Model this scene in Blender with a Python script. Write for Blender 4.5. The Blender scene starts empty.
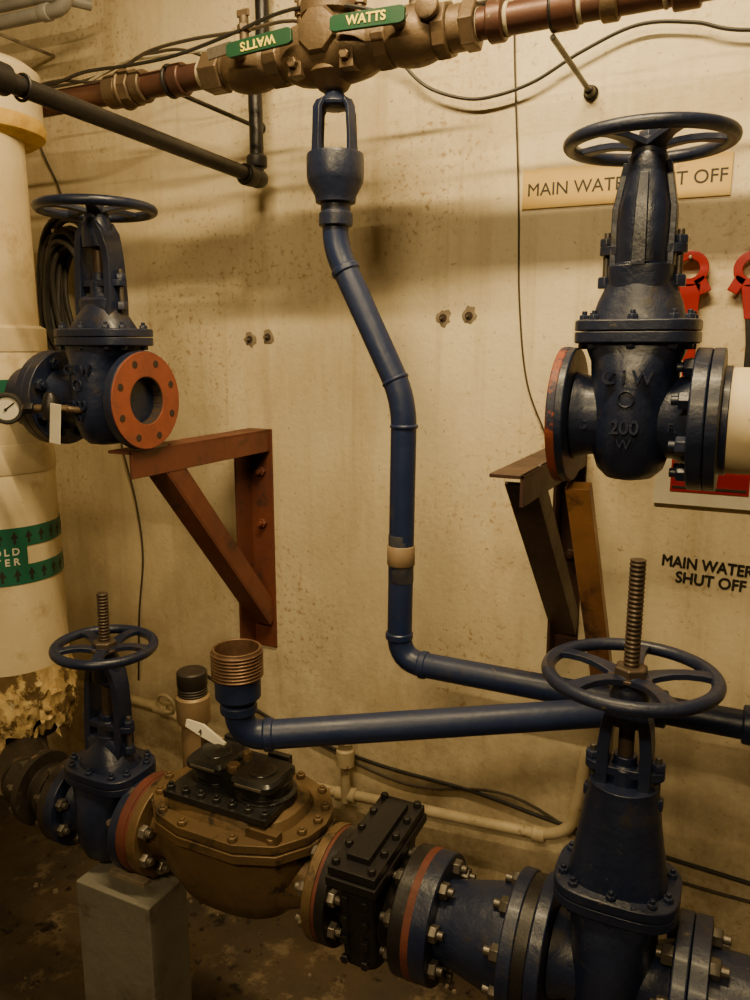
import bpy, bmesh, math, random
from mathutils import Vector, Matrix, Euler
random.seed(7)
V=Vector
# ---------------------------------------------------------------- materials
def _new(name):
    m=bpy.data.materials.new(name); m.use_nodes=True
    nt=m.node_tree; b=nt.nodes.get('Principled BSDF'); return m,nt,b
def rgba(c): return (c[0],c[1],c[2],1)
def pmat(name,c1,c2=None,rough=.5,metal=0,scale=12,bump=.15,bscale=60,spots=None,coat=0,rvar=.1,spots2=None):
    m,nt,b=_new(name); N=nt.nodes; L=nt.links
    if c2 is None: c2=tuple(x*.7 for x in c1)
    tc=N.new('ShaderNodeTexCoord')
    def noise(s,det=5,ro=.6):
        n=N.new('ShaderNodeTexNoise'); n.inputs['Scale'].default_value=s; n.inputs['Detail'].default_value=det
        n.inputs['Roughness'].default_value=ro
        L.new(tc.outputs['Object'],n.inputs['Vector']); return n
    def ramp(src,a,bb,ca,cb):
        r=N.new('ShaderNodeValToRGB'); r.color_ramp.elements[0].position=a; r.color_ramp.elements[1].position=bb
        r.color_ramp.elements[0].color=ca; r.color_ramp.elements[1].color=cb
        L.new(src,r.inputs[0]); return r
    n1=noise(scale); r1=ramp(n1.outputs['Fac'],.35,.68,rgba(c1),rgba(c2))
    col=r1.outputs[0]
    for sp in (spots,spots2):
        if sp:
            c,s,t,w=sp
            n=noise(s,6,.7); r=ramp(n.outputs['Fac'],t,t+w,(0,0,0,1),(1,1,1,1))
            mx=N.new('ShaderNodeMixRGB'); L.new(r.outputs[0],mx.inputs[0]); L.new(col,mx.inputs[1]); mx.inputs[2].default_value=rgba(c)
            col=mx.outputs[0]
    L.new(col,b.inputs['Base Color'])
    b.inputs['Metallic'].default_value=metal
    rr=N.new('ShaderNodeMapRange'); L.new(n1.outputs['Fac'],rr.inputs[0]); rr.inputs[1].default_value=.3; rr.inputs[2].default_value=.7
    rr.inputs[3].default_value=max(.05,rough-rvar); rr.inputs[4].default_value=min(1,rough+rvar); L.new(rr.outputs[0],b.inputs['Roughness'])
    if coat: b.inputs['Coat Weight'].default_value=coat; b.inputs['Coat Roughness'].default_value=.15
    if bump:
        nb=noise(bscale,4); bp=N.new('ShaderNodeBump'); bp.inputs['Strength'].default_value=bump; bp.inputs['Distance'].default_value=.004
        L.new(nb.outputs['Fac'],bp.inputs['Height']); L.new(bp.outputs[0],b.inputs['Normal'])
    return m
BLUE=pmat('blue_enamel',(.0060,.011,.036),(.010,.016,.046),.42,0,9,.40,55,spots=((.026,.022,.024),14,.56,.10),coat=.06,spots2=((.085,.07,.055),42,.665,.04))
BLUEP=pmat('blue_pipe_paint',(.009,.019,.070),(.013,.024,.078),.46,0,6,.25,40,spots=((.032,.034,.046),10,.58,.12),spots2=((.10,.085,.065),45,.675,.04))
REDSM=pmat('smeared_red_blue',(.26,.055,.025),(.17,.04,.022),.6,0,20,.3,80,spots=((.010,.014,.040),9,.50,.05))
RED=pmat('red_primer',(.25,.062,.030),(.18,.047,.026),.7,0,20,.2,80,spots=((.10,.05,.04),22,.6,.1))
REDG=pmat('red_gasket',(.12,.030,.017),(.08,.022,.014),.7,0,20,.2,80)
BRKT=pmat('bracket_red_oxide',(.14,.040,.022),(.09,.027,.017),.55,0,9,.2,60,spots=((.04,.022,.016),13,.56,.12))
BRKD=pmat('bracket_dark_oxide',(.050,.021,.015),(.030,.014,.011),.55,0,9,.2,60)
BRONZE=pmat('weathered_bronze',(.165,.112,.066),(.09,.062,.039),.48,.5,14,.35,60,spots=((.045,.035,.026),18,.58,.1),spots2=((.26,.22,.15),40,.70,.05))
BRASSM=pmat('meter_brass',(.175,.112,.052),(.11,.072,.037),.48,.45,10,.4,45,spots=((.045,.033,.021),14,.56,.08),spots2=((.26,.21,.14),40,.66,.05))
RISER=pmat('tan_brass_riser',(.30,.21,.12),(.22,.15,.08),.5,.3,14,.2,60,spots=((.06,.045,.03),18,.6,.1))
COPPER=pmat('brown_copper_pipe',(.100,.045,.030),(.060,.028,.022),.42,.4,10,.15,50,spots=((.18,.15,.10),25,.64,.06))
THREAD=pmat('threaded_brass',(.20,.12,.07),(.10,.055,.035),.45,.6,30,.1,60)
TAPE=pmat('thread_tape',(.40,.35,.25),(.24,.20,.13),.7,0,40,.2,90)
INSUL=pmat('pipe_insulation',(.66,.56,.37),(.53,.42,.25),.6,0,5,.3,14,spots=((.36,.25,.12),6,.54,.16),spots2=((.20,.13,.07),30,.66,.05))
FLAKE=pmat('flaking_insulation',(.56,.42,.20),(.34,.22,.08),.9,0,22,.9,30,spots=((.10,.06,.02),14,.50,.06),spots2=((.66,.56,.36),30,.62,.05))
FOAM=pmat('yellow_foam',(.62,.42,.10),(.45,.26,.05),.85,0,25,.8,50)
IRON=pmat('black_iron',(.020,.018,.020),(.012,.011,.012),.42,.3,14,.25,60,spots=((.07,.045,.032),18,.63,.1))
IRONR=pmat('rusty_iron',(.035,.026,.020),(.020,.016,.014),.55,.3,14,.4,50,spots=((.16,.11,.07),18,.60,.08))
BLACKP=pmat('black_register_plastic',(.010,.010,.011),(.018,.018,.018),.28,0,14,.05,60)
STEEL=pmat('dull_steel',(.36,.33,.29),(.20,.17,.14),.4,.8,40,.1,60)
NUTD=pmat('bolt_steel_grimy',(.15,.135,.12),(.075,.066,.056),.42,.7,40,.1,60)
STEM=pmat('rusty_stem',(.11,.08,.06),(.06,.045,.035),.5,.6,40,.1,60)
GREY=pmat('grey_conduit',(.30,.29,.28),(.22,.21,.20),.5,.2,14,.1,60)
CREAM=pmat('cream_painted_conduit',(.50,.42,.27),(.38,.30,.17),.5,0,14,.2,60,spots=((.2,.13,.07),20,.60,.06))
PIERM=pmat('painted_grey_pier',(.16,.15,.125),(.12,.11,.09),.7,0,8,.3,40,spots=((.08,.06,.045),9,.56,.1))
GREEN=pmat('green_label',(.010,.12,.075),(.012,.10,.06),.45,0,10,.02,60)
GREENH=pmat('green_vinyl',(.012,.065,.034),(.012,.048,.027),.4,0,10,.05,60)
YEL=pmat('yellow_print',(.75,.62,.08),(.7,.55,.06),.5,0,10,0)
WHITE=pmat('white_plastic',(.66,.62,.52),(.56,.51,.41),.5,0,10,.05,60)
SIGNY=pmat('brass_yellow_sign',(.62,.42,.12),(.56,.36,.09),.45,0,6,.05,30,spots=((.30,.18,.06),14,.66,.08))
INK=pmat('black_ink',(.015,.013,.012),(.02,.018,.015),.6,0,10,0)
REDP=pmat('red_gloss_paint',(.30,.012,.012),(.22,.009,.010),.35,0,10,.05,60)
CABLE=pmat('black_cable',(.014,.013,.012),(.024,.022,.02),.45,0,20,.05,60)
CABLEG=pmat('grey_corrugated_cable',(.045,.040,.034),(.030,.027,.024),.5,0,20,.3,200)
WIRE=pmat('dark_wire',(.06,.045,.03),(.03,.025,.02),.5,0,20,.05,60)
WOOD=pmat('varnished_wood',(.36,.17,.06),(.18,.08,.03),.35,0,9,.2,40,spots=((.06,.03,.015),12,.56,.12))
HOLE=pmat('hole_dark',(.035,.020,.013),(.03,.018,.012),.9,0,20,.2,60)
CONC=pmat('chipped_concrete',(.24,.19,.13),(.14,.11,.08),.9,0,40,.6,80)
DEB=pmat('dirty_debris',(.10,.075,.048),(.05,.037,.025),.9,0,40,.6,80)
TAN=pmat('masking_tape',(.27,.19,.11),(.20,.135,.08),.6,0,20,.1,120)
GR=pmat('worn_blue_paint',(.030,.034,.055),(.055,.052,.050),.55,0,40,.2,60,spots=((.012,.022,.070),16,.48,.08))

def wallmat():
    m,nt,b=_new('painted_concrete_wall'); N=nt.nodes; L=nt.links
    tc=N.new('ShaderNodeTexCoord')
    def noise(s,det=6,ro=.6,stretch=None):
        n=N.new('ShaderNodeTexNoise'); n.inputs['Scale'].default_value=s; n.inputs['Detail'].default_value=det; n.inputs['Roughness'].default_value=ro
        if stretch:
            mp=N.new('ShaderNodeMapping'); mp.inputs['Scale'].default_value=stretch; L.new(tc.outputs['Object'],mp.inputs[0]); L.new(mp.outputs[0],n.inputs['Vector'])
        else: L.new(tc.outputs['Object'],n.inputs['Vector'])
        return n
    def ramp(src,a,bb,ca=(0,0,0,1),cb=(1,1,1,1)):
        r=N.new('ShaderNodeValToRGB'); r.color_ramp.elements[0].position=a; r.color_ramp.elements[1].position=bb
        r.color_ramp.elements[0].color=ca; r.color_ramp.elements[1].color=cb; L.new(src,r.inputs[0]); return r
    def mix(f,c1,c2):
        x=N.new('ShaderNodeMixRGB'); L.new(f,x.inputs[0]); L.new(c1,x.inputs[1]); x.inputs[2].default_value=rgba(c2); return x.outputs[0]
    base=ramp(noise(1.6).outputs['Fac'],.3,.7,(.71,.62,.43,1),(.61,.51,.33,1)).outputs[0]
    def mul(a,bb):
        x=N.new('ShaderNodeMath'); x.operation='MULTIPLY'; L.new(a,x.inputs[0])
        if isinstance(bb,float): x.inputs[1].default_value=bb
        else: L.new(bb,x.inputs[1])
        return x.outputs[0]
    st=ramp(noise(2.6,7,.72,(1.6,1,.6)).outputs['Fac'],.47,.72).outputs[0]
    base=mix(mul(st,.55),base,(.40,.30,.16))
    cl=ramp(noise(2.4,3,.5).outputs['Fac'],.48,.62).outputs[0]
    sp=ramp(noise(60,5,.65).outputs['Fac'],.54,.66).outputs[0]
    base=mix(mul(mul(sp,cl),.8),base,(.30,.17,.07))
    sp2=ramp(noise(85,3,.5).outputs['Fac'],.68,.74).outputs[0]
    base=mix(mul(sp2,.6),base,(.24,.17,.09))
    dr=ramp(noise(7,5,.6,(3,1,.15)).outputs['Fac'],.53,.78).outputs[0]
    base=mix(mul(dr,.45),base,(.34,.25,.13))
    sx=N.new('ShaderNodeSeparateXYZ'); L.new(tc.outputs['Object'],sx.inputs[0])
    mr=N.new('ShaderNodeMapRange'); mr.inputs[1].default_value=-1.45; mr.inputs[2].default_value=-.25; mr.inputs[3].default_value=1; mr.inputs[4].default_value=0; L.new(sx.outputs[2],mr.inputs[0])  # patchy grime, with the lower wall's shade painted into the colour towards the floor
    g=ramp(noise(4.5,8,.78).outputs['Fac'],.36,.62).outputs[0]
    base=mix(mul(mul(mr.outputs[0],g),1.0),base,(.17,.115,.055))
    ml=N.new('ShaderNodeMapRange'); ml.inputs[1].default_value=-2.0; ml.inputs[2].default_value=-.7; ml.inputs[3].default_value=.7; ml.inputs[4].default_value=0; L.new(sx.outputs[0],ml.inputs[0])  # grime patches that also carry painted-in shade, stronger towards the left
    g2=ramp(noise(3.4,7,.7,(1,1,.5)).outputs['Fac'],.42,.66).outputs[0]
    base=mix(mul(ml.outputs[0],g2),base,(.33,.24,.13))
    L.new(base,b.inputs['Base Color']); b.inputs['Roughness'].default_value=.5
    h=N.new('ShaderNodeMath'); h.operation='ADD'
    L.new(noise(3.5,5,.55,(1,1,.5)).outputs['Fac'],h.inputs[0]); L.new(mul(noise(50,5,.6).outputs['Fac'],.2),h.inputs[1])
    bp=N.new('ShaderNodeBump'); bp.inputs['Strength'].default_value=.55; bp.inputs['Distance'].default_value=.013
    L.new(h.outputs[0],bp.inputs['Height']); L.new(bp.outputs[0],b.inputs['Normal'])
    return m
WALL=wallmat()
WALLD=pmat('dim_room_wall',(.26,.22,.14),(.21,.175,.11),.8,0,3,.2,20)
FLOOR=pmat('dirty_wet_floor',(.085,.060,.036),(.035,.026,.017),.5,0,4,.9,12,spots=((.15,.11,.068),6,.55,.08),rvar=.3,spots2=((.010,.008,.006),9,.57,.06))
CEIL=pmat('ceiling_paint',(.17,.145,.10),(.13,.11,.08),.8,0,3,.2,20)

# ---------------------------------------------------------------- mesh kit
def basis(w):
    w=V(w).normalized()
    t=V((0,0,1)) if abs(w.z)<.9 else V((1,0,0))
    u=t.cross(w).normalized(); v=w.cross(u).normalized(); return u,v,w
class Asm:
    def __init__(s,name,M=None): s.name=name; s.p={}; s.M=M or Matrix.Identity(4)
    def add(s,part,mat,vs,fs):
        d=s.p.setdefault(part,{'v':[],'f':[],'m':[],'mats':[]})
        if mat not in d['mats']: d['mats'].append(mat)
        k=d['mats'].index(mat); o=len(d['v'])
        d['v']+= [s.M@V(q) for q in vs]
        for f in fs: d['f'].append([i+o for i in f]); d['m'].append(k)
    def revolve(s,part,mat,o,ax,prof,seg=32,closed=False,phase=0):
        u,v,w=basis(ax); o=V(o); vs=[];fs=[];rings=[]
        for r,h in prof:
            c=o+w*h
            if r<1e-6: rings.append([len(vs)]); vs.append(c)
            else:
                k=len(vs); rings.append([k+i for i in range(seg)])
                for i in range(seg):
                    a=phase+2*math.pi*i/seg; vs.append(c+u*(r*math.cos(a))+v*(r*math.sin(a)))
        pr=list(zip(rings[:-1],rings[1:]))
        if closed: pr.append((rings[-1],rings[0]))
        for A,B in pr:
            for i in range(seg):
                j=(i+1)%seg
                if len(A)==1 and len(B)==1: continue
                if len(A)==1: fs.append([A[0],B[i],B[j]])
                elif len(B)==1: fs.append([A[i],B[0],A[j]])
                else: fs.append([A[i],B[i],B[j],A[j]])
        if not closed:
            if len(rings[0])>1: fs.append(rings[0][::-1])
            if len(rings[-1])>1: fs.append(rings[-1][:])
        s.add(part,mat,vs,fs)
    def cyl(s,part,mat,a,b,r,seg=24,r2=None):
        a=V(a);b=V(b); L=(b-a).length; s.revolve(part,mat,a,b-a,[(r,0),(r if r2 is None else r2,L)],seg)
    def torus(s,part,mat,o,ax,R,r,seg=48,ms=12,sq=1):
        s.revolve(part,mat,o,ax,[(R+r*math.cos(2*math.pi*i/ms),sq*r*math.sin(2*math.pi*i/ms)) for i in range(ms)],seg,closed=True)
    def tube(s,part,mat,pts,r,fil=0,seg=16,radii=None,cap=True):
        pts=[V(p) for p in pts]
        if fil:
            out=[pts[0]]
            for i in range(1,len(pts)-1):
                p=pts[i]; a=(pts[i-1]-p); b=(pts[i+1]-p); d=min(fil,a.length*.49,b.length*.49)
                a.normalize(); b.normalize()
                for k in range(9):
                    t=k/8; out.append((p+a*d)*(1-t)**2+p*2*t*(1-t)+(p+b*d)*t*t)
            out.append(pts[-1]); pts=out
        n=len(pts); T=[]
        for i in range(n):
            T.append((pts[min(i+1,n-1)]-pts[max(i-1,0)]).normalized())
        u,v,w=basis(T[0]); vs=[];fs=[]
        for i in range(n):
            if i: 
                q=T[i-1].rotation_difference(T[i]); u=q@u; v=q@v
            rr=radii[i] if radii else r
            for k in range(seg):
                a=2*math.pi*k/seg; vs.append(pts[i]+u*(rr*math.cos(a))+v*(rr*math.sin(a)))
        for i in range(n-1):
            for k in range(seg):
                j=(k+1)%seg; fs.append([i*seg+k,(i+1)*seg+k,(i+1)*seg+j,i*seg+j])
        if cap: fs.append(list(range(seg))[::-1]); fs.append([(n-1)*seg+k for k in range(seg)])
        s.add(part,mat,vs,fs)
    def smooth(s,part,mat,ctrl,r,seg=8,sub=8):
        c=[V(p) for p in ctrl]; c=[c[0]]+c+[c[-1]]; out=[]
        for i in range(1,len(c)-2):
            p0,p1,p2,p3=c[i-1],c[i],c[i+1],c[i+2]
            for k in range(sub):
                t=k/sub
                out.append(.5*((2*p1)+(p2-p0)*t+(2*p0-5*p1+4*p2-p3)*t*t+(3*p1-p0-3*p2+p3)*t**3))
        out.append(c[-2]); s.tube(part,mat,out,r,0,seg)
    def box(s,part,mat,c,d,rot=None):
        c=V(c); R=rot.to_matrix() if rot is not None else Matrix.Identity(3)
        vs=[c+R@V((x*d[0]/2,y*d[1]/2,z*d[2]/2)) for x in(-1,1) for y in(-1,1) for z in(-1,1)]
        s.add(part,mat,vs,[[0,1,3,2],[4,6,7,5],[0,4,5,1],[2,3,7,6],[0,2,6,4],[1,5,7,3]])
    def loft(s,part,mat,secs):
        n=len(secs[0]); vs=[q for c in secs for q in c]; fs=[]
        for i in range(len(secs)-1):
            for k in range(n):
                j=(k+1)%n; fs.append([i*n+k,i*n+j,(i+1)*n+j,(i+1)*n+k])
        fs.append(list(range(n))[::-1]); fs.append([(len(secs)-1)*n+k for k in range(n)])
        s.add(part,mat,vs,fs)
    def zloft(s,part,mat,c,rows,n=40,e=2.0):
        c=V(c); secs=[]
        for row in rows:
            z,rx,ry=row[:3]; ee=row[3] if len(row)>3 else e
            sec=[]
            for k in range(n):
                a=2*math.pi*k/n; ca,sa=math.cos(a),math.sin(a)
                sec.append(c+V((rx*math.copysign(abs(ca)**(2/ee),ca),ry*math.copysign(abs(sa)**(2/ee),sa),z)))
            secs.append(sec)
        s.loft(part,mat,secs)
    def prism(s,part,mat,poly,z0,z1):
        s.loft(part,mat,[[V((x,y,z0)) for x,y in poly],[V((x,y,z1)) for x,y in poly]])
    def strip(s,part,mat,path,wdir,w,t,ws=None):
        path=[V(p) for p in path]; W=V(wdir).normalized(); secs=[]
        for i,p in enumerate(path):
            T=(path[min(i+1,len(path)-1)]-path[max(i-1,0)]).normalized(); Nn=T.cross(W).normalized()
            ww=ws[i] if ws else w
            secs.append([p+W*ww/2+Nn*t/2,p-W*ww/2+Nn*t/2,p-W*ww/2-Nn*t/2,p+W*ww/2-Nn*t/2])
        s.loft(part,mat,secs)
    def nut(s,part,mat,o,ax,r,h,stud=0,ph=0):
        s.revolve(part,mat,o,ax,[(r,0),(r,h*.85),(r*.88,h)],6,phase=ph)
        if stud: 
            o=V(o); w=V(ax).normalized(); s.cyl(part,mat,o+w*h*.9,o+w*(h+stud),r*.5,10)
    def bolts(s,part,mat,o,ax,R,n,r,h,stud=0,ph=None):
        u,v,w=basis(ax); ph=math.pi/n if ph is None else ph
        for i in range(n):
            a=ph+2*math.pi*i/n
            s.nut(part,mat,V(o)+u*R*math.cos(a)+v*R*math.sin(a),w,r,h,stud,ph=random.random())
    def text(s,part,mat,txt,size,M,ext=.0008,align='CENTER',sx=1,bold=0,dbl=0):
        cu=bpy.data.curves.new('t','FONT'); cu.body=txt; cu.size=size; cu.extrude=ext; cu.align_x=align; cu.align_y='CENTER'; cu.offset=bold
        ob=bpy.data.objects.new('t',cu); bpy.context.scene.collection.objects.link(ob)
        dg=bpy.context.evaluated_depsgraph_get(); me=bpy.data.meshes.new_from_object(ob.evaluated_get(dg))
        offs=[(0,0,0)] if not dbl else [(-dbl,0,0),(dbl,0,.00006),(0,dbl,.00012),(0,-dbl,.00018)]
        for ox,oy,oz in offs:
            s.add(part,mat,[M@V((q.co.x*sx+ox,q.co.y+oy,q.co.z+oz)) for q in me.vertices],[list(f.vertices) for f in me.polygons])
        bpy.data.objects.remove(ob); bpy.data.meshes.remove(me)
    def done(s,bevel=.0014,angle=38):
        allv=[q for d in s.p.values() for q in d['v']]
        mn=V([min(q[i] for q in allv) for i in range(3)]); mx=V([max(q[i] for q in allv) for i in range(3)])
        c=(mn+mx)/2; C=bpy.context.scene.collection
        single=len(s.p)==1; root=None
        if not single:
            root=bpy.data.objects.new(s.name,None); root.location=c; root.empty_display_size=.05; C.objects.link(root)
        for pn,d in s.p.items():
            me=bpy.data.meshes.new(pn); me.from_pydata([q-c for q in d['v']],[],d['f'])
            for m in d['mats']: me.materials.append(m)
            for i,p in enumerate(me.polygons): p.material_index=d['m'][i]; p.use_smooth=True
            bm=bmesh.new(); bm.from_mesh(me); bmesh.ops.recalc_face_normals(bm,faces=bm.faces); bm.to_mesh(me); bm.free()
            try: me.set_sharp_from_angle(angle=math.radians(angle))
            except Exception: pass
            nm=pn[3:] if pn.startswith('nb_') else pn
            ob=bpy.data.objects.new(s.name if single else nm,me); C.objects.link(ob)
            if single: ob.location=c; root=ob
            else: ob.parent=root
            if bevel and not pn.startswith('nb_'):
                b=ob.modifiers.new('bevel','BEVEL'); b.width=bevel; b.segments=2; b.limit_method='ANGLE'; b.angle_limit=math.radians(40)
                b.harden_normals=True
        return root
def wallM(x,z,y=1.846,roll=0):   # lettering lying on the back wall, reading left to right
    return Matrix.Translation((x,y,z))@Matrix.Rotation(roll,4,'Y')@Matrix.Rotation(math.pi/2,4,'X')

# ---------------------------------------------------------------- room
def slab(name,mat,c,d):
    a=Asm(name); a.box('shell',mat,c,d); return a.done(bevel=0)
WY=1.85; HC=3.05
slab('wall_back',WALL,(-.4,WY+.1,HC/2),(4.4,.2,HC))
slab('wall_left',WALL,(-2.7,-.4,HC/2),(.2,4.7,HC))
slab('wall_right',WALLD,(1.9,-.4,HC/2),(.2,4.7,HC))
slab('wall_front',WALLD,(-.4,-2.85,HC/2),(4.8,.2,HC))
slab('floor',FLOOR,(-.4,-.4,-.05),(4.8,4.9,.1))
slab('ceiling',CEIL,(-.4,-.4,HC+.05),(4.8,4.9,.1))
a=Asm('floor_debris')
for i in range(420):
    x=random.uniform(-2.5,-.1); y=random.uniform(.7,1.83); q=random.uniform(.003,.013)*(2 if random.random()<.08 else 1)
    k=random.randint(4,6); t0=random.random()*6; h=q*random.uniform(.2,.7)
    pts=[(x+q*random.uniform(.6,1)*math.cos(t0+2*math.pi*j/k),y+q*random.uniform(.6,1)*math.sin(t0+2*math.pi*j/k)) for j in range(k)]
    a.loft('nb_chips',random.choice([DEB,HOLE,DEB,STEM,STEM,DEB,CONC]),[[V((u,v,0.0)) for u,v in pts],[V((x+(u-x)*.7,y+(v-y)*.7,h)) for u,v in pts]])
a.done(bevel=0)

# ---------------------------------------------------------------- valves
def handwheel(a,z,R,r,spokes,mat,dish=.012,hubr=.026,ph=.3):
    a.torus('handwheel',mat,(0,0,z),(0,0,1),R-r,r,56,14)
    a.revolve('handwheel',mat,(0,0,z-dish-.012),(0,0,1),[(hubr*.8,-.004),(hubr,0),(hubr,.022),(hubr*.75,.03)],24)
    for i in range(spokes):
        t=ph+2*math.pi*i/spokes; c,s_=math.cos(t),math.sin(t)
        pts=[V((c*q*R,s_*q*R,z-dish*(1-q*.9)+.010*math.sin(q*3.14))) for q in (.15,.3,.45,.6,.75,.93)]
        a.strip('handwheel',mat,pts,(-s_,c,0),.014,.010,ws=[.034,.026,.021,.020,.022,.030])
def gate_valve(center,tilt=0,fr=.112,half=.115,halfL=None,zb=.13,zd=.235,zw=.437,wr=.13,stem=0,yw=.040,bx=.095,by=.078,dome=(.74,.70,.62,.50,.40,.34),faceL=BLUE,faceR=BLUE,boreR=False,nb=8,mark=True,spokes=5,name='gate_valve',yt=.02,ws0=.05,solid=False):
    M=Matrix.Translation(center)@Matrix.Rotation(tilt,4,'Y')
    a=Asm(name,M); B=BLUE
    for sgn,fm,bore,half in((-1,faceL,False,halfL or half),(1,faceR,boreR,half)):
        ax=(sgn,0,0)
        a.revolve('body',B,(0,0,0),ax,[(.064,0),(.064,half-.05),(.069,half-.038),(.073,half-.026)],36)
        if bore:
            a.revolve('flanges',B,(0,0,0),ax,[(.05,half-.024),(fr,half-.024),(fr,half-.003),(.05,half-.003)],48,closed=True)
            a.revolve('flange_face',fm,(0,0,0),ax,[(.052,half-.004),(fr*.985,half-.004),(fr*.985,half),(.052,half)],48,closed=True)
            a.revolve('bore',HOLE,(0,0,0),ax,[(.0,half-.06),(.050,half-.06),(.050,half-.001),(.053,half-.001),(.053,half-.065),(0,half-.065)],36)
            for i in range(nb):
                t=math.pi/nb+2*math.pi*i/nb
                p=V((sgn*(half-.002),fr*.79*math.cos(t),fr*.79*math.sin(t)))
                a.cyl('bolt_holes',HOLE,p,p+V((sgn*.003,0,0)),.0085,16)
        else:
            a.revolve('flanges',B,(0,0,0),ax,[(.06,half-.024),(fr-.002,half-.024),(fr,half-.022),(fr,half-.002),(fr-.002,half)],56)
            if fm is not B: a.revolve('flange_face',fm,(0,0,0),ax,[(fr*.6,half-.001),(fr*.985,half-.001),(fr*.985,half+.003),(fr*.6,half+.003)],56); a.revolve('flange_face',REDSM,(0,0,0),ax,[(fr,half-.012),(fr+.0012,half-.011),(fr+.0012,half+.001),(fr,half+.002)],56)
    a.zloft('body',B,(0,0,0),[(-.100,.020,.03),(-.096,.038,.052),(-.082,.052,.068),(-.05,.062,.082),(0,.067,.088),(.05 if zb>.1 else .03,.067,.086),(zb-.040,.068,.078,2.6),(zb-.02,bx*.8,.07,3),(zb-.008,bx*.88,.07,3.2)],48)
    a.zloft('body',B,(0,0,0),[(zb-.012,bx-.003,by-.003,3.4),(zb-.010,bx,by,3.4),(zb+.006,bx,by,3.4)],48)
    a.zloft('bonnet',B,(0,0,0),[(zb+.008,bx,by,3.4),(zb+.023,bx,by,3.4),(zb+.025,bx-.003,by-.003,3.4)],48)
    h=zd-(zb+.025); D=dome
    a.zloft('bonnet',B,(0,0,0),[(zb+.022,bx*D[0],by*D[0],2.6),(zb+.025+h*.15,bx*D[1],by*D[1],2.4),(zb+.025+h*.4,bx*D[2],by*D[2],2.2),(zb+.025+h*.65,bx*D[3],by*D[3]*1.05),(zb+.025+h*.88,bx*D[4],by*D[4]*1.1),(zd,bx*D[5],by*D[5]*1.15),(zd+.015,bx*D[5],by*D[5]*1.15)],48)
    n=10
    for i in range(n):
        t=2*math.pi*(i+.5)/n; c,s_=math.cos(t),math.sin(t)
        x=.86*bx*math.copysign(abs(c)**.62,c); y=.84*by*math.copysign(abs(s_)**.62,s_)
        a.nut('bonnet_bolts',B,(x,y,zb+.024),(0,0,1),.0085,.009,.006); a.nut('bonnet_bolts',B,(x,y,zb-.012),(0,0,-1),.0085,.009)
    zt=zw-.020; zy=zd-.02
    if solid:
        # closed cast bonnet column with ribs, neck and shoulder under the wheel
        H=zt-zy
        a.zloft('yoke',B,(0,0,0),[(zy-.012,.046,.046,2.4),(zy+.02,.050,.048,3),(zy+.032,.050,.048,3),(zy+.036,.040,.042,2.6),(zy+H*.45,.041,.042,2.6),(zy+H*.62,.040,.040,2.6),(zy+H*.72,.035,.036,2.4),(zy+H*.88,.031,.032,2.2),(zt-.004,.030,.030),(zt+.006,.024,.024)],40)
        for sg in(-1,1):
            a.strip('yoke',B,[(sg*.043,0,zy+.02),(sg*.043,0,zy+H*.6),(sg*.034,0,zy+H*.85),(sg*.030,0,zt-.01)],(0,1,0),.03,.010,ws=[.04,.030,.026,.022])
        a.strip('yoke',B,[(0,-.045,zy+.03),(0,-.043,zy+H*.6),(0,-.034,zy+H*.85)],(1,0,0),.02,.008,ws=[.022,.018,.014])
    else:
        for sg in(-1,1):
            a.strip('yoke',B,[(sg*yw*.95,0,zy-.02),(sg*yw*1.08,0,zy+.02),(sg*yw*1.05,0,(zy+zt)/2),(sg*yw*.95,0,zt-.065),(sg*yw*.75,0,zt-.035),(sg*yw*.35,0,zt-.012)],(0,1,0),.04,yt,ws=[ws0*1.15,ws0,ws0*.88,ws0*.9,ws0,ws0])
        a.zloft('yoke',B,(0,0,0),[(zy-.012,yw*1.25,ws0*.62,3),(zy+.022,yw*1.32,ws0*.62,3),(zy+.030,yw*1.15,ws0*.5,3)],36)
        a.zloft('yoke',B,(0,0,0),[(zt-.060,yw*.9,ws0*.5,2.6),(zt-.030,yw*.92,ws0*.55,2.4),(zt-.008,.030,.030,2),(zt+.006,.024,.024,2)],36)
        a.revolve('gland',B,(0,0,zd+.01),(0,0,1),[(.024,0),(.024,.03),(.018,.036),(.018,.05)],28)
        a.cyl('stem',STEM,(0,0,zd+.02),(0,0,zw-.02),.012,16)
    zg=zd+.030
    a.zloft('gland',B,(0,0,0),[(zg,yw+.030,.022,2.6),(zg+.014,yw+.030,.022,2.6)],32)
    for sg in(-1,1):
        xg=sg*(yw+.019)
        a.cyl('gland',NUTD,(xg,0,zd-.02),(xg,0,zg+.036),.0055,10); a.nut('gland',B,(xg,0,zg+.014),(0,0,1),.012,.013); a.nut('gland',B,(xg,0,zd-.020),(0,0,1),.013,.018)
    handwheel(a,zw,wr,.0105,spokes,B)
    if stem:
        a.nut('stem_nut',STEM,(0,0,zw-.004),(0,0,1),.026,.018); a.revolve('stem_nut',STEM,(0,0,zw-.006),(0,0,1),[(.034,0),(.034,.006)],24)
        prof=[]; k=int(stem/.0035)
        for i in range(k+1):
            prof.append((.0125 if i%2 else .0105, i*stem/k))
        prof+=[(.0,stem+.001)]
        a.revolve('stem',STEM,(0,0,zw),(0,0,1),prof,18)
    else:
        a.nut('stem_nut',B,(0,0,zw),(0,0,1),.018,.016,.01)
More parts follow.
